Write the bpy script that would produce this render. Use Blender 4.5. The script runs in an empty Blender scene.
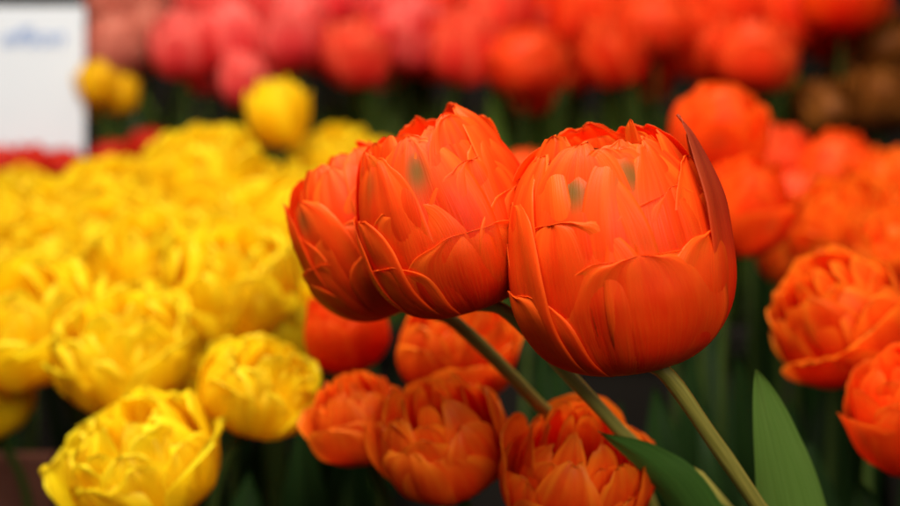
import bpy, math, random
from mathutils import Vector, Matrix, noise
rnd = random.Random(11)
scene = bpy.context.scene
COL = scene.collection
EYE = 0.42            # camera height above the bench top (m)

# ------------------------------------------------------------ helpers
def at(u, v, d):
    """real position of a surveyed point: d metres in front of the viewpoint"""
    return Vector(((u-450)/1250*d, d, EYE-(v-253)/1250*d))

def new_obj(name, mesh, parent=None):
    o = bpy.data.objects.new(name, mesh)
    COL.objects.link(o)
    if parent: o.parent = parent
    return o

def catmull(pts, n):
    P = [pts[0]*2-pts[1]]+list(pts)+[pts[-1]*2-pts[-2]]
    out = []
    segs = len(pts)-1
    for i in range(n+1):
        f = i/n*segs; k = min(int(f), segs-1); t = f-k
        a, b, c, d = P[k:k+4]
        out.append(0.5*((2*b)+(c-a)*t+(2*a-5*b+4*c-d)*t*t+(3*b-a-3*c+d)*t**3))
    return out

# ------------------------------------------------------------ materials
def nt(name):
    m = bpy.data.materials.new(name); m.use_nodes = True
    t = m.node_tree; t.nodes.clear(); return m, t
def N(t, typ, **kw):
    n = t.nodes.new(typ)
    for k, v in kw.items(): setattr(n, k, v)
    return n
def math_(t, op, a, b=None, clamp=False):
    n = N(t, 'ShaderNodeMath', operation=op, use_clamp=clamp)
    for i, x in enumerate((a, b)):
        if x is None: continue
        if isinstance(x, (int, float)): n.inputs[i].default_value = x
        else: t.links.new(x, n.inputs[i])
    return n.outputs[0]
def mix_(t, f, a, b, mode='MIX'):
    n = N(t, 'ShaderNodeMix', data_type='RGBA', blend_type=mode)
    for i, x in ((0, f), (6, a), (7, b)):
        if isinstance(x, (int, float)): n.inputs[i].default_value = x
        elif isinstance(x, tuple): n.inputs[i].default_value = (*x, 1)
        else: t.links.new(x, n.inputs[i])
    return n.outputs[2]

def petal_mat(name, deep, mid, light, base, trans=0.5, streak=0.16, rough=0.42, bumps=.28, spec=.17):
    m, t = nt(name)
    uv = N(t, 'ShaderNodeUVMap'); sep = N(t, 'ShaderNodeSeparateXYZ')
    t.links.new(uv.outputs[0], sep.inputs[0])
    u, v = sep.outputs[0], sep.outputs[1]
    tone = N(t, 'ShaderNodeAttribute', attribute_name='tone').outputs['Fac']
    green = N(t, 'ShaderNodeAttribute', attribute_name='green').outputs['Fac']
    dusk = N(t, 'ShaderNodeAttribute', attribute_name='dusk').outputs['Fac']
    def uvn(su, sv, sw, det):
        comb = N(t, 'ShaderNodeCombineXYZ')
        t.links.new(math_(t, 'MULTIPLY', u, su), comb.inputs[0])
        t.links.new(math_(t, 'MULTIPLY', v, sv), comb.inputs[1])
        t.links.new(math_(t, 'MULTIPLY', tone, sw), comb.inputs[2])
        n = N(t, 'ShaderNodeTexNoise'); n.inputs['Scale'].default_value = 1.0
        n.inputs['Detail'].default_value = det; t.links.new(comb.outputs[0], n.inputs[0])
        return n.outputs[0]
    n1 = uvn(70., 4., 20., 3)
    n2 = uvn(3.4, 2.6, 31., 4)
    n3 = uvn(9., 1.6, 57., 3)
    edge = math_(t, 'ABSOLUTE', math_(t, 'SUBTRACT', math_(t, 'MULTIPLY', u, 2.0), 1.0))
    edge = math_(t, 'POWER', edge, 2.2)
    tip = math_(t, 'POWER', v, 3.0)
    em = math_(t, 'ADD', math_(t, 'MULTIPLY', edge, 0.5), math_(t, 'MULTIPLY', tip, 0.8), True)
    em = math_(t, 'MULTIPLY', em, math_(t, 'ADD', math_(t, 'MULTIPLY', n3, 1.7), -.05), True)
    r2 = N(t, 'ShaderNodeMapRange'); r2.inputs[1].default_value = .32; r2.inputs[2].default_value = .68
    t.links.new(math_(t, 'ADD', n2, math_(t, 'MULTIPLY', math_(t, 'SUBTRACT', tone, 0.5), 0.4)), r2.inputs[0])
    c = mix_(t, r2.outputs[0], deep, mid)
    c = mix_(t, em, c, light)
    r1 = N(t, 'ShaderNodeMapRange'); r1.inputs[1].default_value = .45; r1.inputs[2].default_value = .75
    t.links.new(n1, r1.inputs[0])
    c = mix_(t, math_(t, 'MULTIPLY', r1.outputs[0], streak), c, light)
    bm = N(t, 'ShaderNodeMapRange'); bm.inputs[1].default_value = .25; bm.inputs[2].default_value = .0
    t.links.new(v, bm.inputs[0])
    c = mix_(t, math_(t, 'MULTIPLY', bm.outputs[0], .6), c, base)
    gmod = math_(t, 'MULTIPLY', green, math_(t, 'ADD', math_(t, 'MULTIPLY', n2, .9), .40), True)
    c = mix_(t, gmod, c, (0.19, 0.13, 0.022))
    c = mix_(t, dusk, c, (0.26, 0.035, 0.022))
    bump = N(t, 'ShaderNodeBump'); bump.inputs['Strength'].default_value = bumps
    bump.inputs['Distance'].default_value = 0.0005
    t.links.new(math_(t, 'ADD', n1, math_(t, 'MULTIPLY', n3, 1.2)), bump.inputs['Height'])
    p = N(t, 'ShaderNodeBsdfPrincipled')
    t.links.new(c, p.inputs['Base Color']); p.inputs['Roughness'].default_value = rough
    p.inputs['Specular IOR Level'].default_value = spec
    t.links.new(bump.outputs[0], p.inputs['Normal'])
    tr = N(t, 'ShaderNodeBsdfTranslucent'); t.links.new(c, tr.inputs[0])
    mx = N(t, 'ShaderNodeMixShader'); mx.inputs[0].default_value = trans
    t.links.new(p.outputs[0], mx.inputs[1]); t.links.new(tr.outputs[0], mx.inputs[2])
    o = N(t, 'ShaderNodeOutputMaterial'); t.links.new(mx.outputs[0], o.inputs[0])
    return m

def plant_mat(name, a, b, rough=0.4, trans=0.2, su=30, sv=1.5, spec=.35):
    m, t = nt(name)
    uv = N(t, 'ShaderNodeUVMap'); mp = N(t, 'ShaderNodeMapping')
    mp.inputs['Scale'].default_value = (su, sv, 1)
    t.links.new(uv.outputs[0], mp.inputs[0])
    n1 = N(t, 'ShaderNodeTexNoise'); n1.inputs['Scale'].default_value = 1; n1.inputs['Detail'].default_value = 4
    t.links.new(mp.outputs[0], n1.inputs[0])
    r = N(t, 'ShaderNodeMapRange'); r.inputs[1].default_value = .35; r.inputs[2].default_value = .65
    t.links.new(n1.outputs[0], r.inputs[0])
    c = mix_(t, r.outputs[0], a, b)
    bump = N(t, 'ShaderNodeBump'); bump.inputs['Strength'].default_value = .3; bump.inputs['Distance'].default_value = .0005
    t.links.new(n1.outputs[0], bump.inputs['Height'])
    p = N(t, 'ShaderNodeBsdfPrincipled'); t.links.new(c, p.inputs['Base Color'])
    p.inputs['Roughness'].default_value = rough; p.inputs['Specular IOR Level'].default_value = spec
    t.links.new(bump.outputs[0], p.inputs['Normal'])
    tr = N(t, 'ShaderNodeBsdfTranslucent'); t.links.new(c, tr.inputs[0])
    mx = N(t, 'ShaderNodeMixShader'); mx.inputs[0].default_value = trans
    t.links.new(p.outputs[0], mx.inputs[1]); t.links.new(tr.outputs[0], mx.inputs[2])
    o = N(t, 'ShaderNodeOutputMaterial'); t.links.new(mx.outputs[0], o.inputs[0])
    return m

def solid_mat(name, a, b, scale=(8, 8, 8), rough=.7):
    m, t = nt(name)
    tc = N(t, 'ShaderNodeTexCoord'); mp = N(t, 'ShaderNodeMapping'); mp.inputs['Scale'].default_value = scale
    t.links.new(tc.outputs['Object'], mp.inputs[0])
    n1 = N(t, 'ShaderNodeTexNoise'); n1.inputs['Scale'].default_value = 1; n1.inputs['Detail'].default_value = 6
    t.links.new(mp.outputs[0], n1.inputs[0])
    c = mix_(t, n1.outputs[0], a, b)
    p = N(t, 'ShaderNodeBsdfPrincipled'); t.links.new(c, p.inputs['Base Color']); p.inputs['Roughness'].default_value = rough
    p.inputs['Specular IOR Level'].default_value = .2
    bump = N(t, 'ShaderNodeBump'); bump.inputs['Strength'].default_value = .4; bump.inputs['Distance'].default_value = .002
    t.links.new(n1.outputs[0], bump.inputs['Height']); t.links.new(bump.outputs[0], p.inputs['Normal'])
    o = N(t, 'ShaderNodeOutputMaterial'); t.links.new(p.outputs[0], o.inputs[0])
    return m

M_OR = petal_mat('orange_petal', (.84, .008, .0015), (.95, .036, .002), (.99, .18, .012), (.9, .09, .01), streak=.22, bumps=.40, trans=.52)
M_PEA = petal_mat('yellow_edged_petal', (.74, .006, .0015), (.91, .026, .002), (.98, .27, .014), (.9, .10, .01), streak=.10)
M_RED = petal_mat('red_petal', (.70, .007, .003), (.92, .024, .004), (.98, .16, .03), (.85, .2, .02))
M_DRED = petal_mat('deep_red_petal', (.40, .004, .003), (.62, .010, .004), (.8, .05, .02), (.6, .1, .02))
M_COR = petal_mat('coral_petal', (.76, .009, .012), (.93, .030, .022), (.98, .22, .10), (.8, .3, .2))
M_PINK = petal_mat('pink_petal', (.74, .010, .026), (.92, .036, .050), (.98, .30, .24), (.8, .3, .2))
M_SAL = petal_mat('salmon_petal', (.5, .09, .06), (.66, .16, .10), (.85, .36, .26), (.6, .3, .2))
M_YEL = petal_mat('yellow_petal', (.92, .53, .001), (.97, .70, .002), (.98, .83, .02), (.9, .58, .01), streak=.15, trans=.55, bumps=.15)
M_YO = petal_mat('amber_petal', (.84, .40, .002), (.92, .55, .003), (.95, .70, .02), (.7, .5, .02), streak=.15)
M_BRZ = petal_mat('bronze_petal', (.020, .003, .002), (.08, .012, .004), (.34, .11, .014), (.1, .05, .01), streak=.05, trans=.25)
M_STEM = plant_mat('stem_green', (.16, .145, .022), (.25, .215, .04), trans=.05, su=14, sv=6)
M_STEML = plant_mat('brightened_stem_green', (.26, .24, .045), (.36, .32, .07), trans=.05, su=14, sv=6)  # stem green lightened to offset the shadow of the large bloom
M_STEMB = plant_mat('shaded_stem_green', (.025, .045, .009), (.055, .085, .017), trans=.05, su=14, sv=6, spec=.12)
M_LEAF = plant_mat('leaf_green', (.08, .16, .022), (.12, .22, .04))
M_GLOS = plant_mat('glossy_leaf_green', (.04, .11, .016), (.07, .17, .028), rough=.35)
M_DLEAF = plant_mat('shaded_leaf_green', (.004, .013, .003), (.016, .040, .008), spec=.12)  # dark leaf green, darkened further to stand in for shade between stems
M_BLEAF = plant_mat('brightened_leaf_green', (.03, .065, .010), (.12, .18, .028), spec=.08, su=8)  # leaf colour brightened to make up for shadow under the back blooms

# ------------------------------------------------------------ petals
PR = [.10, .46, .74, .91, .99, 1.0, .97, .90, .77, .58, .34, .22]
PZ = [0, .02, .085, .18, .29, .40, .515, .63, .745, .85, .93, .98]
def prof(A, x):
    f = max(0, min(x, 1.0999))*10; k = int(f); k = min(k, len(A)-2); t = f-k
    p0 = A[max(k-1, 0)]; p1 = A[k]; p2 = A[k+1]; p3 = A[min(k+2, len(A)-1)]
    return .5*((2*p1)+(p2-p0)*t+(2*p0-5*p1+4*p2-p3)*t*t+(3*p1-p0-3*p2+p3)*t**3)

def petal(az, R, L, ha, opn=0., curl=.02, flare=0., ruff=.015, skew=0., nu=10, nv=12, H=1.1, dusk=0.,
          green=0., gs=0., gt=.75, gw=.22, gl=.12, tone=None, seed=0, point=.3, t0=.38, notch=0., crease=.010, imb=None, jag=.04):
    """az degrees (0 = -Y), returns verts, faces, uvs, tone, green"""
    rg = random.Random(seed); ph = [rg.uniform(0, 6.28) for _ in range(6)]
    if tone is None: tone = rg.random()
    if imb is None: imb = rg.choice((-1, 1))*.025
    ha = math.radians(ha); V = []; U = []; G = []; F = []; D = []
    e1 = 2.2+2.0*(1-point); e2 = .42+.24*point
    for j in range(nv+1):
        v = j/nv; t = 1-(1-v)**1.7
        if t < t0: w = .66+.34*math.sin(t/t0*math.pi/2)
        else:
            q = (t-t0)/(1-t0); w = (1-q**e1)**e2 if q < 1 else 0
        w = max(w, .012)
        for i in range(nu+1):
            s = i/nu*2-1
            phi = math.radians(az)+ha*w*s+skew*t
            sx = s*w
            jg = .5+.5*noise.noise(Vector((sx*3.2, seed*2.3, 0)))*1.6+.22*noise.noise(Vector((sx*9, seed*2.3, 4)))
            te = t*(1-jag*jg*t**3) - notch*math.exp(-(s/.25)**2)*t**8
            r = prof(PR, te*L)*R; z = prof(PZ, te*L)*H
            sw = s*w
            r += R*opn*te**3 + R*curl*(abs(sw)**2.2)*(.3+te) + R*flare*te**9 + R*imb*sw*min(1, te*2)
            z += H*opn*.12*te**3
            z -= H*abs(flare)*.25*te**10
            r += R*ruff*(math.sin(7*te+3*s+ph[1])*abs(s)**2*te + .6*math.sin(13*te*s+ph[2])*te**2)
            r += R*crease*(math.sin(6*s+ph[3])+.6*math.sin(11*s+ph[4]))*math.sin(math.pi*min(te, 1))
            r -= R*.010*math.exp(-(s/.12)**2)*math.sin(math.pi*min(te, 1)**.7)
            p = Vector((r*math.sin(phi), -r*math.cos(phi), z))
            nz = noise.noise_vector(p*3.2+Vector((seed*1.7, 0, 0)))
            p += nz*R*.04*te
            V.append(p); U.append(((s+1)/2, t))
            G.append(green*math.exp(-((s-gs)/gw)**2-((t-gt)/gl)**2))
            D.append(dusk*min(1, max(0, (t-.45)/.4)))
    for j in range(nv):
        for i in range(nu):
            a = j*(nu+1)+i
            F.append((a, a+1, a+nu+2, a+nu+1))
    return V, F, U, [tone]*len(V), G, D

def petals_mesh(name, plist, mat):
    V = []; F = []; U = []; T = []; G = []; D = []
    for (v, f, u, t, g, dk) in plist:
        o = len(V); V += v; U += u; T += t; G += g; D += dk
        F += [tuple(o+k for k in q) for q in f]
    me = bpy.data.meshes.new(name); me.from_pydata([tuple(p) for p in V], [], F)
    uvl = me.uv_layers.new(name='UVMap')
    for lp in me.loops: uvl.data[lp.index].uv = U[lp.vertex_index]
    for nm, vals in (('tone', T), ('green', G), ('dusk', D)):
        a = me.attributes.new(nm, 'FLOAT', 'POINT'); a.data.foreach_set('value', vals)
    me.polygons.foreach_set('use_smooth', [True]*len(me.polygons))
    me.materials.append(mat); me.update()
    return me

def layer(n, az0, R, L, ha, opn, seed, jit=1., pt=.6, **kw):
    rg = random.Random(seed); out = []
    for k in range(n):
        out.append(petal(az0+360*k/n+rg.uniform(-9, 9)*jit, R*rg.uniform(.96, 1.04), L*rg.uniform(.91, 1.06),
                         ha*rg.uniform(.9, 1.1), opn+rg.uniform(-.06, .1)*jit, curl=rg.uniform(-.03, .06),
                         flare=rg.uniform(-.1, .15)*jit, skew=rg.uniform(-.15, .15), seed=seed*31+k,
                         point=rg.random()*pt, **kw))
    return out

def cup_variant(seed, mat):      # goblet double tulip
    P = []
    P += layer(5, seed*40, .5, .80, 44, .07, seed*7+1, 1.6, green=.35 if seed % 2 else .1)
    P += layer(6, seed*40+30, .46, .93, 38, .12, seed*7+2, 1.8)
    P += layer(5, seed*40+10, .39, 1.0, 42, .20, seed*7+3, 1.8)
    P += layer(5, seed*40+50, .29, .98, 44, .30, seed*7+4, 1.5)
    P += layer(4, seed*40, .17, .96, 50, .3, seed*7+5)
    return petals_mesh('cup_bloom', P, mat)
def tall_variant(seed, mat):     # looser pointed head, irregular crown
    P = []
    kw = dict(ruff=.05, H=1.22, crease=.03, jag=.08)
    P += layer(4, seed*50, .5, .78, 42, .22, seed*13+1, 2.6, pt=1., **kw)
    P += layer(5, seed*40+30, .45, .90, 36, .28, seed*13+2, 2.8, pt=1., **kw)
    P += layer(5, seed*40+10, .36, 1.0, 36, .38, seed*13+3, 2.8, pt=1., **kw)
    P += layer(4, seed*40+10, .24, 1.0, 42, .45, seed*13+4, 2.4, pt=1., **kw)
    return petals_mesh('tall_bloom', P, mat)
def full_variant(seed, mat):     # many-petalled compact double
    P = []
    kw = dict(ruff=.035, H=1.0, crease=.02, jag=.07)
    P += layer(5, seed*40, .5, .70, 46, .12, seed*11+1, 1.8, **kw)
    P += layer(6, seed*40+30, .485, .82, 36, .12, seed*11+2, 1.9, **kw)
    P += layer(7, seed*40+10, .45, .92, 32, .15, seed*11+3, 1.9, **kw)
    P += layer(6, seed*40+50, .38, .97, 33, .22, seed*11+4, 1.9, **kw)
    P += layer(6, seed*40, .28, 1.0, 36, .30, seed*11+5, 1.8, **kw)
    P += layer(4, seed*40, .16, 1.0, 46, .30, seed*11+6, 1.4, **kw)
    return petals_mesh('full_bloom', P, mat)
def ruffled_variant(seed, mat):  # wide peony-like double
    P = []
    kw = dict(ruff=.09, H=.90, crease=.03, jag=.10)
    P += layer(5, seed*40, .52, .74, 42, .26, seed*9+1, 2.3, **kw)
    P += layer(6, seed*40+25, .49, .86, 34, .20, seed*9+2, 2.4, **kw)
    P += layer(7, seed*40+10, .45, .94, 31, .22, seed*9+3, 2.4, **kw)
    P += layer(7, seed*40+40, .37, .98, 32, .30, seed*9+4, 2.4, **kw)
    P += layer(6, seed*40, .26, 1.02, 34, .36, seed*9+5, 2.2, **kw)
    return petals_mesh('ruffled_bloom', P, mat)

VAR = {}
for key, mat, fn, n in (('orange', M_OR, cup_variant, 5), ('red', M_RED, tall_variant, 5), ('pink', M_PINK, tall_variant, 5),
                        ('coral', M_COR, tall_variant, 4), ('deepred', M_DRED, full_variant, 2),
                        ('salmon', M_SAL, full_variant, 2), ('bronze', M_BRZ, full_variant, 2), ('yellow', M_YEL, ruffled_variant, 6),
                        ('yellowcup', M_YEL, tall_variant, 3), ('ambercup', M_YO, tall_variant, 2), ('orangefull', M_PEA, full_variant, 6), ('redfull', M_RED, full_variant, 4)):
    VAR[key] = [fn(i+1, mat) for i in range(n)]

# ------------------------------------------------------------ stems, leaves
def tube_mesh(name, pts, r0, r1, mat, n=24, sides=10):
    C = catmull(pts, n); V = []; F = []; UVs = []
    for j, c in enumerate(C):
        tg = (C[min(j+1, n)]-C[max(j-1, 0)]).normalized()
        a = tg.cross(Vector((0, 1, 0))).normalized(); b = tg.cross(a)
        r = r0+(r1-r0)*j/n
        if j == 0: r *= 1.25
        r *= 1+.04*math.sin(j*1.3)
        for k in range(sides):
            an = 2*math.pi*k/sides
            V.append(c+a*r*math.cos(an)+b*r*math.sin(an)); UVs.append((k/sides, j/n))
    for j in range(n):
        for k in range(sides):
            F.append((j*sides+k, j*sides+(k+1) % sides, (j+1)*sides+(k+1) % sides, (j+1)*sides+k))
    me = bpy.data.meshes.new(name); me.from_pydata([tuple(v) for v in V], [], F)
    uvl = me.uv_layers.new(name='UVMap')
    for lp in me.loops: uvl.data[lp.index].uv = UVs[lp.vertex_index]
    me.polygons.foreach_set('use_smooth', [True]*len(me.polygons)); me.materials.append(mat)
    return me

def leaf_mesh(name, pts, wid, side, mat, fold=.35, n=28, nu=8, wpk=.35):
    """pts from base to tip"""
    C = catmull(pts, n); V = []; F = []; UVs = []
    side = Vector(side).normalized()
    for j, c in enumerate(C):
        t = j/n
        tg = (C[min(j+1, n)]-C[max(j-1, 0)]).normalized()
        sd = (side-tg*side.dot(tg)).normalized(); nm = tg.cross(sd)
        w = wid*.5*(math.sin(math.pi*min(1, (t*.86+.14))**(.85))**.8 if t < 1 else 0)
        w = max(w, wid*.004)
        for i in range(nu+1):
            s = i/nu*2-1
            p = c+sd*w*s+nm*(fold*w*abs(s)**1.5+.05*wid*math.sin(t*9+s*2)*abs(s))
            V.append(p); UVs.append(((s+1)/2, t))
    for j in range(n):
        for i in range(nu):
            a = j*(nu+1)+i; F.append((a, a+1, a+nu+2, a+nu+1))
    me = bpy.data.meshes.new(name); me.from_pydata([tuple(v) for v in V], [], F)
    uvl = me.uv_layers.new(name='UVMap')
    for lp in me.loops: uvl.data[lp.index].uv = UVs[lp.vertex_index]
    me.polygons.foreach_set('use_smooth', [True]*len(me.polygons)); me.materials.append(mat)
    return me

def axis_rot(axis, spin):
    q = Vector((0, 0, 1)).rotation_difference(axis)
    return (q.to_matrix().to_4x4() @ Matrix.Rotation(spin, 4, 'Z'))

def make_tulip(label, group, base, axis, W, floor, heads=None, petals=None, spin=0., via=None, root=None,
               stem_r=.0026, leaves=2, mat=M_OR, leafmat=M_DLEAF, stemmat=M_STEMB):
    axis = Vector(axis).normalized()
    if root is None:
        root = Vector((base.x+rnd.uniform(-.02, .02)-axis.x*.03, base.y+.03+rnd.uniform(-.01, .03), floor))
    e = bpy.data.objects.new('tulip', None); COL.objects.link(e)
    e.location = root; e.empty_display_size = .02
    e['label'] = label; e['category'] = 'tulip'; e['group'] = group
    if petals is None:
        h = new_obj('flower_head', heads, e)
    else:
        core = petals['core']; h = new_obj('flower_head', petals_mesh('core', core, mat), e)
        for pd in petals['outer']:
            po = new_obj('petal', petals_mesh('petal', [pd], mat), h)
            md = po.modifiers.new('thick', 'SOLIDIFY'); md.thickness = .002; md.offset = -1
    h.location = base-root
    h.rotation_euler = axis_rot(axis, spin).to_euler(); h.scale = (W, W, W)
    pts = [base+axis*W*.035-root]
    if via: pts += [p-root for p in via]
    else:
        k = min(1., (base.z-floor)/.2)
        pts += [base-axis*.05*k-root+Vector((0, 0, -.01)), (base-root)*.35+Vector((0, 0, -.01))]
    pts.append(Vector((0, 0, -.002)))
    new_obj('stem', tube_mesh('stem', pts, stem_r, stem_r*1.15, stemmat), e)
    for k in range(leaves):
        an = rnd.uniform(0, 6.28); ln = (rnd.uniform(.60, .93) if floor == 0 else rnd.uniform(.70, 1.08))*(base.z-floor)
        out = Vector((math.cos(an), math.sin(an), 0))*rnd.uniform(.02, .05)
        lp = [Vector((0, 0, .0)), Vector((out.x*.3, out.y*.3, ln*.35)), Vector((out.x*.8, out.y*.8, ln*.75)), Vector((out.x*1.3, out.y*1.3, ln))]
        sd = Vector((-math.sin(an)+rnd.uniform(-.4, .4), math.cos(an), .1))
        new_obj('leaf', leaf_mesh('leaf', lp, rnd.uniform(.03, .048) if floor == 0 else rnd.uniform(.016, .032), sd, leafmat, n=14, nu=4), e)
    return e

# ------------------------------------------------------------ three sharp tulips
HK = dict(nu=32, nv=44, H=1.18)
def HP(*a, **k):
    d = dict(HK); d.update(k); return petal(*a, **d)

# big upright orange tulip
outer = [
 HP(182, .49, 1.05, 56, .30, flare=-.05, seed=201, point=.0, tone=.95, notch=.03, ruff=.03, jag=.08),  # higher tone on back petals paints in light passing through them
 HP(-138, .48, 1.01, 46, .24, flare=-.1, seed=202, point=.0, tone=.9, jag=.08),
 HP(132, .48, 1.02, 44, .24, seed=203, point=.1, tone=.8, jag=.07),
 HP(-96, .49, .97, 42, .14, curl=.0, flare=-.06, seed=204, point=.1, tone=.85, skew=.1, jag=.07),
 HP(80, .500, .98, 34, .32, curl=-.04, flare=.03, seed=205, point=.35, tone=.05, skew=-.02, dusk=.75),
 HP(46, .480, .96, 42, .10, curl=0, flare=-.05, seed=206, point=.0, tone=.7, skew=-.05, jag=.08),
 HP(17, .490, .94, 40, .08, curl=0, flare=-.05, seed=214, point=.0, tone=.85, skew=-.06, green=1., gs=-.1, gt=.87, gw=.34, gl=.065),
 HP(-27, .494, .91, 42, .06, curl=0, flare=-.05, seed=207, point=.0, tone=.75, skew=-.04, green=1., gs=0, gt=.88, gw=.34, gl=.065),
 HP(-64, .486, .94, 40, .09, curl=0, seed=218, point=.0, tone=.9, jag=.07),
 HP(68, .499, .84, 46, .06, curl=0, seed=208, point=.0, tone=.55, skew=.06),
 HP(30, .500, .76, 48, .02, curl=-.015, flare=-.0, seed=215, point=.0, tone=.8, skew=.05, imb=-.015),
 HP(-86, .503, .80, 42, .07, curl=0, seed=209, point=.05, tone=.75),
 HP(-44, .505, .72, 50, .02, curl=-.015, seed=210, point=.0, tone=.65, skew=.04, imb=.012),
 HP(60, .509, .62, 48, .02, curl=-.01, seed=216, point=.0, tone=.5, skew=-.05, imb=-.012),
 HP(2, .511, .58, 52, .01, curl=-.01, seed=220, point=.0, tone=.45, skew=.03, imb=.01),
 HP(-80, .512, .50, 48, .01, curl=-.015, seed=217, point=.0, tone=.5, imb=.008),
 HP(120, .51, .8, 50, .05, seed=211), HP(-125, .51, .8, 50, .05, seed=212), HP(180, .5, .8, 50, .05, seed=213)]
core = []
core += layer(6, 20, .43, 1.0, 40, .18, 221, 1.3, pt=.3, nu=16, nv=20, H=1.18, jag=.06) + layer(6, 55, .34, .99, 42, .28, 222, 1.4, pt=.3, nu=14, nv=18, H=1.17) + layer(4, 0, .22, .96, 50, .35, 223, H=1.17)
gb = at(636, 369, .375)
make_tulip('large orange double tulip in full bloom on a thick bare stem', 'orange tulips in a flower display',
           gb, (-.18, -.08, 1), .0650, 0, petals=dict(core=core, outer=outer),
           via=[at(666, 374, .377), at(713, 440, .383), at(764, 515, .390), at(860, 665, .41)], root=Vector((.215, .44, 0)),
           stem_r=.0024, leaves=0, stemmat=M_STEM)

# middle tulip leaning left
outer = [
 HP(180, .46, 1.04, 46, .28, seed=301, point=.1, tone=.8, jag=.07),
 HP(125, .47, 1.06, 44, .28, seed=302, point=.2, tone=.8, flare=.05),
 HP(76, .485, 1.03, 42, .20, curl=0, seed=303, point=.2, tone=.6),
 HP(-130, .47, .98, 44, .24, seed=304, point=.1, tone=.8),
 HP(-88, .475, .95, 38, .12, curl=.0, seed=305, point=.1, tone=.75),
 HP(46, .478, 1.0, 42, .14, curl=0, flare=-.03, seed=306, point=.05, tone=.8),
 HP(18, .480, .96, 36, .12, curl=0, flare=-.03, seed=314, point=.1, tone=.7),
 HP(-10, .494, .92, 38, .07, curl=0, seed=307, point=.05, tone=.7, green=1.2, gs=.0, gt=.85, gw=.24, gl=.09),
 HP(-52, .492, .88, 40, .08, curl=0, seed=308, point=.1, tone=.65, green=.4, gs=0, gt=.9, gw=.2, gl=.08),
 HP(62, .497, .86, 42, .06, curl=0, seed=309, point=.05, tone=.6),
 HP(28, .500, .76, 46, .03, curl=-.01, seed=315, point=.0, tone=.8, skew=.06, imb=-.012),
 HP(-24, .504, .68, 48, .02, curl=-.015, seed=310, point=.0, tone=.6, imb=.012),
 HP(-78, .506, .68, 42, .04, curl=0, seed=318, point=.05, tone=.55, imb=.012),
 HP(58, .509, .60, 46, .02, curl=-.015, seed=316, point=.0, tone=.5, imb=.012),
 HP(8, .512, .50, 50, .01, curl=-.015, seed=320, point=.0, tone=.4, imb=.008),
 HP(-66, .513, .46, 46, .01, curl=-.015, seed=317, point=.0, tone=.45, imb=.008),
 HP(110, .51, .7, 50, .03, seed=311), HP(-115, .51, .72, 50, .03, seed=312), HP(180, .5, .8, 50, .03, seed=313)]
core = layer(6, 40, .41, 1.0, 38, .20, 321, 1.4, nu=16, nv=20, H=1.18) + layer(6, 15, .31, .98, 42, .3, 322, 1.4, H=1.18) + layer(4, 0, .2, .94, 52, .3, 323, H=1.15)
make_tulip('orange double tulip leaning over with a brown green streak', 'orange tulips in a flower display',
           at(478, 309, .392), (-.34, -.06, 1), .0550, 0, petals=dict(core=core, outer=outer),
           via=[at(508, 313, .394), at(560, 366, .40), at(628, 440, .41), at(765, 600, .44)], root=Vector((.175, .48, 0)),
           stem_r=.0021, leaves=0, stemmat=M_STEML)

# left tulip, leaning strongly, partly hidden
outer = [
 HP(180, .47, 1.03, 46, .24, seed=401, point=.2, tone=.9),
 HP(110, .47, 1.04, 42, .20, seed=402, point=.2, tone=.85),
 HP(-130, .47, .98, 42, .28, seed=403, point=.2, tone=.8),
 HP(-88, .475, .90, 36, .24, curl=.01, flare=.05, seed=404, point=.2, tone=.8),
 HP(40, .475, .98, 42, .10, curl=0, seed=405, point=.2, tone=.7),
 HP(-6, .48, .94, 36, .10, curl=.0, seed=406, point=.1, tone=.75),
 HP(-48, .490, .86, 38, .12, curl=.0, seed=407, point=.1, tone=.6, green=.6, gs=0, gt=.90, gw=.3, gl=.08),
 HP(24, .496, .82, 40, .05, curl=0, seed=408, point=.1, tone=.5),
 HP(-76, .502, .74, 40, .10, curl=0, seed=415, point=.1, tone=.6),
 HP(-20, .504, .68, 42, .03, curl=0, seed=416, point=.05, tone=.5, imb=.015),
 HP(-56, .510, .56, 42, .04, curl=0, seed=409, point=.05, tone=.5), HP(10, .513, .52, 42, .02, curl=0, seed=414, point=.05, tone=.4),
 HP(-90, .513, .50, 42, .04, curl=0, seed=417, point=.1, tone=.5),
 HP(80, .51, .75, 50, .03, seed=410), HP(150, .5, .8, 50, .03, seed=411),
 HP(-140, .5, .8, 50, .03, seed=412)]
core = layer(6, 40, .41, .98, 38, .2, 421, 1.4, nu=16, nv=20, H=1.18) + layer(5, 15, .30, .95, 46, .25, 422, H=1.18) + layer(4, 0, .18, .92, 55, .25, 423)
make_tulip('small orange tulip tilted sideways behind a larger bloom', 'orange tulips in a flower display',
           at(412, 306, .425), (-.55, -.05, 1), .0510, 0, petals=dict(core=core, outer=outer),
           via=[at(432, 312, .425), at(462, 328, .43), at(545, 412, .44), at(670, 560, .47)], root=Vector((.13, .53, 0)),
           stem_r=.0022, leaves=0, stemmat=M_STEM)

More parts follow.
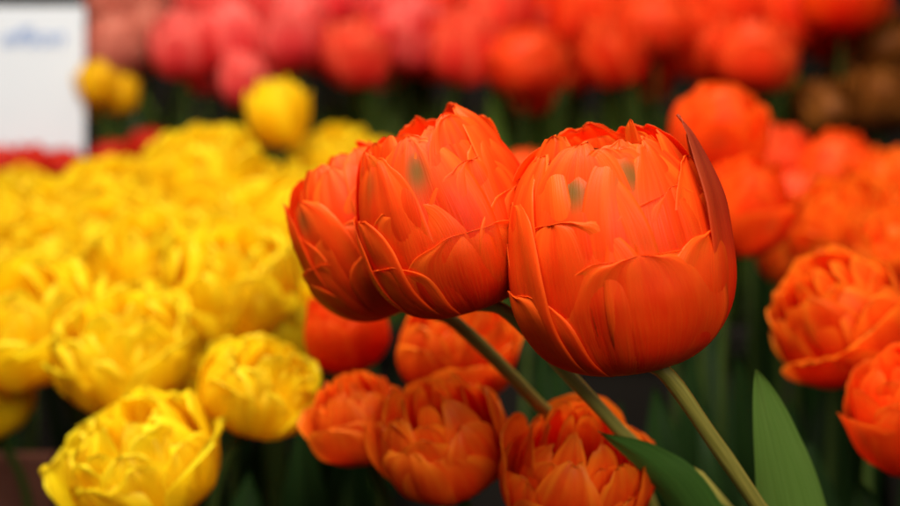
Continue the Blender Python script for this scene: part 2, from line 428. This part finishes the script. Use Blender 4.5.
# ------------------------------------------------------------ other tulips
def put(kind, u, v, wpx, d, lean=(0, -.3), floor=0., label='', group='', leaves=2, hfac=.5, var=None, leafmat=M_DLEAF):
    W = wpx/1250*d*.95
    tall = kind in ('red', 'pink', 'coral', 'yellowcup', 'ambercup')
    if tall: W *= .84
    j = 2. if tall else 1.
    ax = Vector((lean[0]+rnd.uniform(-.15, .15)*j, lean[1]+rnd.uniform(-.1, .1)*j, 1)).normalized()
    H = .86 if kind == 'yellow' else .95 if kind in ('orangefull', 'redfull', 'salmon', 'bronze', 'deepred') else 1.05
    c = at(u, v, d); base = c-ax*W*H*hfac
    hm = VAR[kind][var] if var is not None else rnd.choice(VAR[kind])
    return make_tulip(label, group, base, ax, W, floor, heads=hm, spin=rnd.uniform(0, 6.28), leaves=leaves, stem_r=.0022, leafmat=leafmat)

GO = 'orange tulips in a flower display'; GY = 'yellow tulips in a flower display'; GR = 'red and pink tulips on the raised step'
LO = 'orange red double tulip among dark leaves'; LY = 'bright yellow ruffled double tulip in a dense bunch'
for a in [  # lower middle + right orange
 ('orange', 345, 328, 88, .52, (-.2, -.4)), ('orangefull', 455, 345, 118, .50, (.1, -.4)), ('orangefull', 358, 418, 98, .47, (-.25, -.35)),
 ('orangefull', 442, 438, 130, .445, (-.15, -.45)), ('orangefull', 577, 474, 150, .425, (-.05, -.6)),
 ('orangefull', 836, 316, 138, .50, (-.75, -.6)), ('orange', 908, 410, 125, .45, (-.3, -.3)),
 ('orange', 720, 132, 100, .66, (0, -.3)), ('orange', 742, 205, 100, .62, (.1, -.4)), ('orange', 838, 172, 86, .78, (0, -.3)),
 ('orangefull', 850, 228, 116, .66, (-.1, -.6)), ('orangefull', 795, 248, 80, .68, (0, -.5)), ('orangefull', 893, 185, 86, .74, (.1, -.4)),
 ('orangefull', 900, 250, 95, .60, (0, -.4)), ('redfull', 775, 160, 80, .80, (0, -.3)), ('orange', 525, 178, 60, .72, (0, -.3)),
 ('redfull', 690, 190, 70, .75, (0, -.3)), ('orange', 960, 300, 120, .55, (0, -.3)), ('orange', 950, 200, 100, .65, (0, -.3)),
 ('redfull', 800, 205, 80, .78, (0, -.3)), ('redfull', 870, 205, 70, .8, (0, -.3))]:
    put(*a, label=LO, group=GO)
for a in [
 ('yellowcup', 278, 116, 76, .85, (0, -.1)), ('yellow', 205, 172, 115, .78, (0, -.5)), ('yellow', 112, 195, 95, .80, (0, -.5)),
 ('yellow', 335, 160, 80, .88, (0, -.4)), ('yellow', 262, 195, 90, .80, (.1, -.5)), ('yellow', 300, 218, 95, .72, (.1, -.5)),
 ('yellow', 60, 218, 105, .76, (0, -.5)), ('yellow', -5, 228, 100, .74, (0, -.5)), ('yellow', 152, 260, 120, .64, (-.1, -.6)),
 ('yellow', 232, 278, 130, .60, (.1, -.6)), ('yellow', 60, 262, 100, .70, (0, -.5)), ('yellow', 25, 320, 145, .58, (-.1, -.6)),
 ('yellow', 122, 350, 135, .55, (-.1, -.6)), ('yellow', 258, 386, 112, .50, (.25, -.4)), ('yellow', 142, 460, 146, .48, (-.2, -.45)),
 ('yellow', 300, 318, 85, .64, (.2, -.6)), ('yellow', -15, 400, 90, .60, (-.2, -.5)),
 ('yellow', 385, 165, 60, .88, (.1, -.3)), ('yellow', 160, 210, 90, .78, (0, -.5)), ('yellow', -60, 330, 130, .6, (-.2, -.5)),
 ('yellow', -70, 250, 120, .7, (-.2, -.5)), ('yellow', 200, 366, 96, .58, (0, -.6)), ('yellow', 20, 202, 84, .88, (0, -.4)),
 ('yellow', 190, 310, 90, .64, (0, -.6)), ('yellow', 90, 300, 90, .66, (0, -.6)), ('yellow', 300, 265, 90, .68, (0, -.6)),
 ('yellow', 110, 235, 90, .72, (0, -.6)), ('yellow', 205, 230, 90, .72, (0, -.6)), ('yellow', 5, 270, 90, .70, (0, -.6)), ('yellow', 255, 225, 80, .74, (0, -.6)),
 ('yellow', 265, 330, 90, .62, (0, -.6))]:
    put(*a, label='slender yellow tulip standing above the yellow bunch' if a[0] == 'yellowcup' else LY, group=GY)
STEP = .36
for a in [
 ('salmon', 118, 48, 76, 1.10), ('salmon', 128, 8, 80, 1.15), ('salmon', 150, 30, 60, 1.1), ('pink', 182, 47, 76, 1.0), ('pink', 235, 42, 80, 1.02), ('pink', 245, 80, 66, 1.0),
 ('pink', 215, 5, 84, 1.08), ('pink', 293, 34, 84, 1.0), ('coral', 355, 54, 80, 1.0), ('pink', 330, -5, 84, 1.05), ('pink', 405, 34, 82, 1.02),
 ('coral', 464, 50, 84, 1.0), ('coral', 440, -5, 84, 1.08), ('redfull', 527, 62, 80, .98), ('coral', 500, 8, 84, 1.05), ('red', 585, 15, 90, 1.04),
 ('red', 612, 50, 86, 1.0), ('redfull', 655, 25, 76, 1.0), ('red', 705, 45, 84, 1.02), ('redfull', 757, 56, 82, .98), ('red', 735, 5, 90, 1.06),
 ('red', 800, 10, 90, 1.04), ('red', 850, 15, 80, 1.05), ('orange', 845, -12, 90, 1.0), ('red', 532, 92, 55, 1.05), ('pink', 280, -5, 84, 1.06), ('pink', 380, 0, 84, 1.06),
 ('deepred', 30, 166, 52, .98), ('deepred', 66, 167, 44, .98), ('deepred', 0, 168, 50, .98), ('deepred', 150, 150, 50, .98), ('deepred', 112, 160, 44, .98), ('orange', 650, 55, 66, 1.06), ('coral', 275, 60, 66, 1.08), ('coral', 560, 32, 84, 1.08), ('red', 690, 5, 84, 1.08),
 ('coral', 320, 45, 70, 1.07), ('pink', 435, 55, 66, 1.07), ('coral', 490, 48, 74, 1.07), ('pink', 210, 68, 66, 1.05), ('pink', 385, 62, 66, 1.08),
 ('red', 575, 66, 66, 1.07), ('red', 730, 74, 66, 1.06), ('red', 650, 80, 56, 1.08), ('coral', 260, 20, 70, 1.09), ('coral', 350, 20, 70, 1.09), ('red', 545, 0, 76, 1.09), ('red', 630, -5, 80, 1.09), ('coral', 425, 12, 70, 1.09), ('red', 780, 35, 70, 1.08), ('red', 825, 40, 50, 1.08)]:
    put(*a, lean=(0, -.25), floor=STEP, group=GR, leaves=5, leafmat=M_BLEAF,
        label={'salmon': 'pale salmon tulip on the raised step', 'pink': 'bright pink tulip on the raised step', 'coral': 'coral red tulip on the raised step', 'deepred': 'deep red tulip behind the yellow bunch'}.get(a[0], 'scarlet red tulip on the raised step'))
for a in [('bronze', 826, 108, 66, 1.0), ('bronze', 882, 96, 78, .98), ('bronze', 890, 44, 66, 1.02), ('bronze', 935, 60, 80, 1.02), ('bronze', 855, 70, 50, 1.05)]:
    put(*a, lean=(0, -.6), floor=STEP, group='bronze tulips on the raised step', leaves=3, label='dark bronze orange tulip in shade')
for a in [('ambercup', 98, 84, 48, 1.0), ('ambercup', 118, 95, 46, 1.02), ('ambercup', 95, 102, 38, 1.03)]:
    put(*a, lean=(-.2, -.3), floor=STEP, group=GY, label='amber yellow tulip beside the white sign')

# ------------------------------------------------------------ individual leaves
def leaf_plant(label, pts, w, side, mat, fold=.35):
    root = pts[0]
    e = bpy.data.objects.new('tulip_leaf', leaf_mesh('leaf', [p-root for p in pts], w, side, mat, fold=fold, n=40, nu=12))
    COL.objects.link(e); e.location = root; e['label'] = label; e['category'] = 'leaf'; e['group'] = 'loose tulip leaves'
leaf_plant('upright pointed green tulip leaf', [Vector((.16, .47, 0)), at(850, 780, .44), at(803, 540, .415), at(778, 440, .405), at(757, 370, .40)], .026, (1, .2, 0), M_LEAF, .3)
leaf_plant('glossy dark green leaf arching over to its tip', [Vector((.10, .50, 0)), at(765, 660, .44), at(696, 516, .415), at(652, 464, .408), at(598, 431, .40)], .018, (.35, -.5, .8), M_GLOS, .4)
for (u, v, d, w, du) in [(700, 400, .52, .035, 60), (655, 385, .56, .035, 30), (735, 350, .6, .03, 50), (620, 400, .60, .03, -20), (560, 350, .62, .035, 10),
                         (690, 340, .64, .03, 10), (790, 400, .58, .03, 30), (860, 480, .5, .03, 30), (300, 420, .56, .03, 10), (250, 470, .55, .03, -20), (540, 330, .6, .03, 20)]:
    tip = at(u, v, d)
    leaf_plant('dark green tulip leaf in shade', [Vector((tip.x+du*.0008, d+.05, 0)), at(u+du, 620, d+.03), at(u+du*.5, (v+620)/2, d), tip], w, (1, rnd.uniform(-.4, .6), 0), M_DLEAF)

# ------------------------------------------------------------ boxes etc
def box(name, x0, x1, y0, y1, z0, z1, mat, parent=None, bev=.002):
    V = [(x, y, z) for x in (x0, x1) for y in (y0, y1) for z in (z0, z1)]
    F = [(0, 1, 3, 2), (4, 6, 7, 5), (0, 4, 5, 1), (2, 3, 7, 6), (0, 2, 6, 4), (1, 5, 7, 3)]
    me = bpy.data.meshes.new(name); me.from_pydata(V, [], F); me.materials.append(mat)
    o = new_obj(name, me, parent); b = o.modifiers.new('b', 'BEVEL'); b.width = bev; b.segments = 2
    return o
M_SOIL = solid_mat('dark_soil', (.006, .005, .003), (.02, .014, .009), (30, 30, 30), .9)
M_WOOD = solid_mat('brown_wood', (.09, .030, .020), (.15, .055, .035), (3, 40, 40), .6)
M_WALL = solid_mat('dark_backdrop', (.004, .003, .002), (.010, .007, .005), (4, 4, 4), .9)
M_SIGN = solid_mat('white_card', (.50, .54, .61), (.54, .58, .64), (10, 10, 10), .5)
M_INK = solid_mat('blue_ink', (.10, .20, .48), (.14, .26, .55), (10, 10, 10), .6)

me = bpy.data.meshes.new('ground'); me.from_pydata([(-6, -3, 0), (6, -3, 0), (6, 6, 0), (-6, 6, 0)], [], [(0, 1, 2, 3)])
me.materials.append(M_SOIL); g = new_obj('ground', me); g['kind'] = 'structure'; g['label'] = 'dark earth brown floor under the flower display'
me = bpy.data.meshes.new('wall'); me.from_pydata([(-4, 2.0, -.5), (4, 2.0, -.5), (4, 2.0, 3), (-4, 2.0, 3)], [], [(3, 2, 1, 0)])
me.materials.append(M_WALL); g = new_obj('wall', me); g['kind'] = 'structure'; g['label'] = 'dark brown wall behind the flower stand'

e = bpy.data.objects.new('display_step', None); COL.objects.link(e); e.location = (0, .95, 0)
e['label'] = 'dark wooden raised step carrying the rear tulips'; e['category'] = 'display shelf'
box('shelf_top', -.8, .8, 0, .5, STEP-.02, STEP, M_WALL, e)
box('front_panel', -.8, .8, .01, .03, 0, STEP-.022, M_WALL, e)
e = bpy.data.objects.new('wooden_crate', None); COL.objects.link(e); e.location = (-.33, .66, 0)
e['label'] = 'reddish brown wooden crate edge beside yellow tulips'; e['category'] = 'crate'
ztop = EYE-(455-253)/1250*.66
for k in range(4):
    z1 = ztop-k*.078
    if z1-.072 > 0: box('slat', -.12, .12, 0, .012, z1-.072, z1, M_WOOD, e)
for x in (-.12, .105): box('corner_post', x, x+.015, .013, .03, 0, ztop-.004, M_WOOD, e)

# sign
e = bpy.data.objects.new('price_sign', None); COL.objects.link(e)
sb = at(12, 163, 1.0); e.location = (sb.x, 1.0, sb.z)
e['label'] = 'white card price sign with faint blue handwriting'; e['category'] = 'sign'
box('board', -.070, .058, 0, .003, 0, .1255, M_SIGN, e, .0008)
box('post', -.012, -.004, .0045, .012, STEP-sb.z, .11, M_WOOD, e, .001)
fc = bpy.data.curves.new('writing', 'FONT'); fc.body = 'effson'; fc.size = .021; fc.shear = .35; fc.extrude = .0002; fc.align_x = 'CENTER'
fc.materials.append(M_INK)
w = bpy.data.objects.new('writing', fc); COL.objects.link(w)
bpy.context.view_layer.update()
me = bpy.data.meshes.new_from_object(w.evaluated_get(bpy.context.evaluated_depsgraph_get()))
bpy.data.objects.remove(w)
w = new_obj('writing', me, e); w.rotation_euler = (math.radians(90), 0, 0); w.location = (.016, -.0008, .094)

# ------------------------------------------------------------ light, camera
wd = bpy.data.worlds.new('World'); scene.world = wd; wd.use_nodes = True
bg = wd.node_tree.nodes['Background']; bg.inputs[0].default_value = (1, .90, .80, 1); bg.inputs[1].default_value = .22
def area(name, loc, tgt, size, power, col):
    l = bpy.data.lights.new(name, 'AREA'); l.shape = 'DISK'; l.size = size; l.energy = power; l.color = col
    o = bpy.data.objects.new(name, l); COL.objects.link(o); o.location = loc
    o.rotation_euler = (Vector(tgt)-Vector(loc)).to_track_quat('-Z', 'Y').to_euler()
area('key_fill_light', (-.35, .10, 1.5), (0, .55, .42), .6, 29, (1, .92, .80))
area('key_fill_light', (.30, -.55, .90), (0, .45, .42), .6, 11.5, (1, .92, .80))  # unseen fill light added on the camera side
area('key_fill_light', (.1, .95, 1.75), (0, .9, .4), .4, 9, (1, .9, .78))  # unseen light added overhead to brighten the back rows of blooms

cd = bpy.data.cameras.new('Camera'); cam = bpy.data.objects.new('Camera', cd); COL.objects.link(cam)
cam.location = (0, 0, EYE); cam.rotation_euler = (math.radians(90), 0, 0)
cd.lens = 50; cd.sensor_width = 36; cd.clip_start = .01; cd.clip_end = 50
cd.dof.use_dof = True; cd.dof.focus_distance = .358; cd.dof.aperture_fstop = 5.6
scene.camera = cam
scene.view_settings.view_transform = 'Standard'; scene.view_settings.look = 'None'; scene.view_settings.exposure = 0
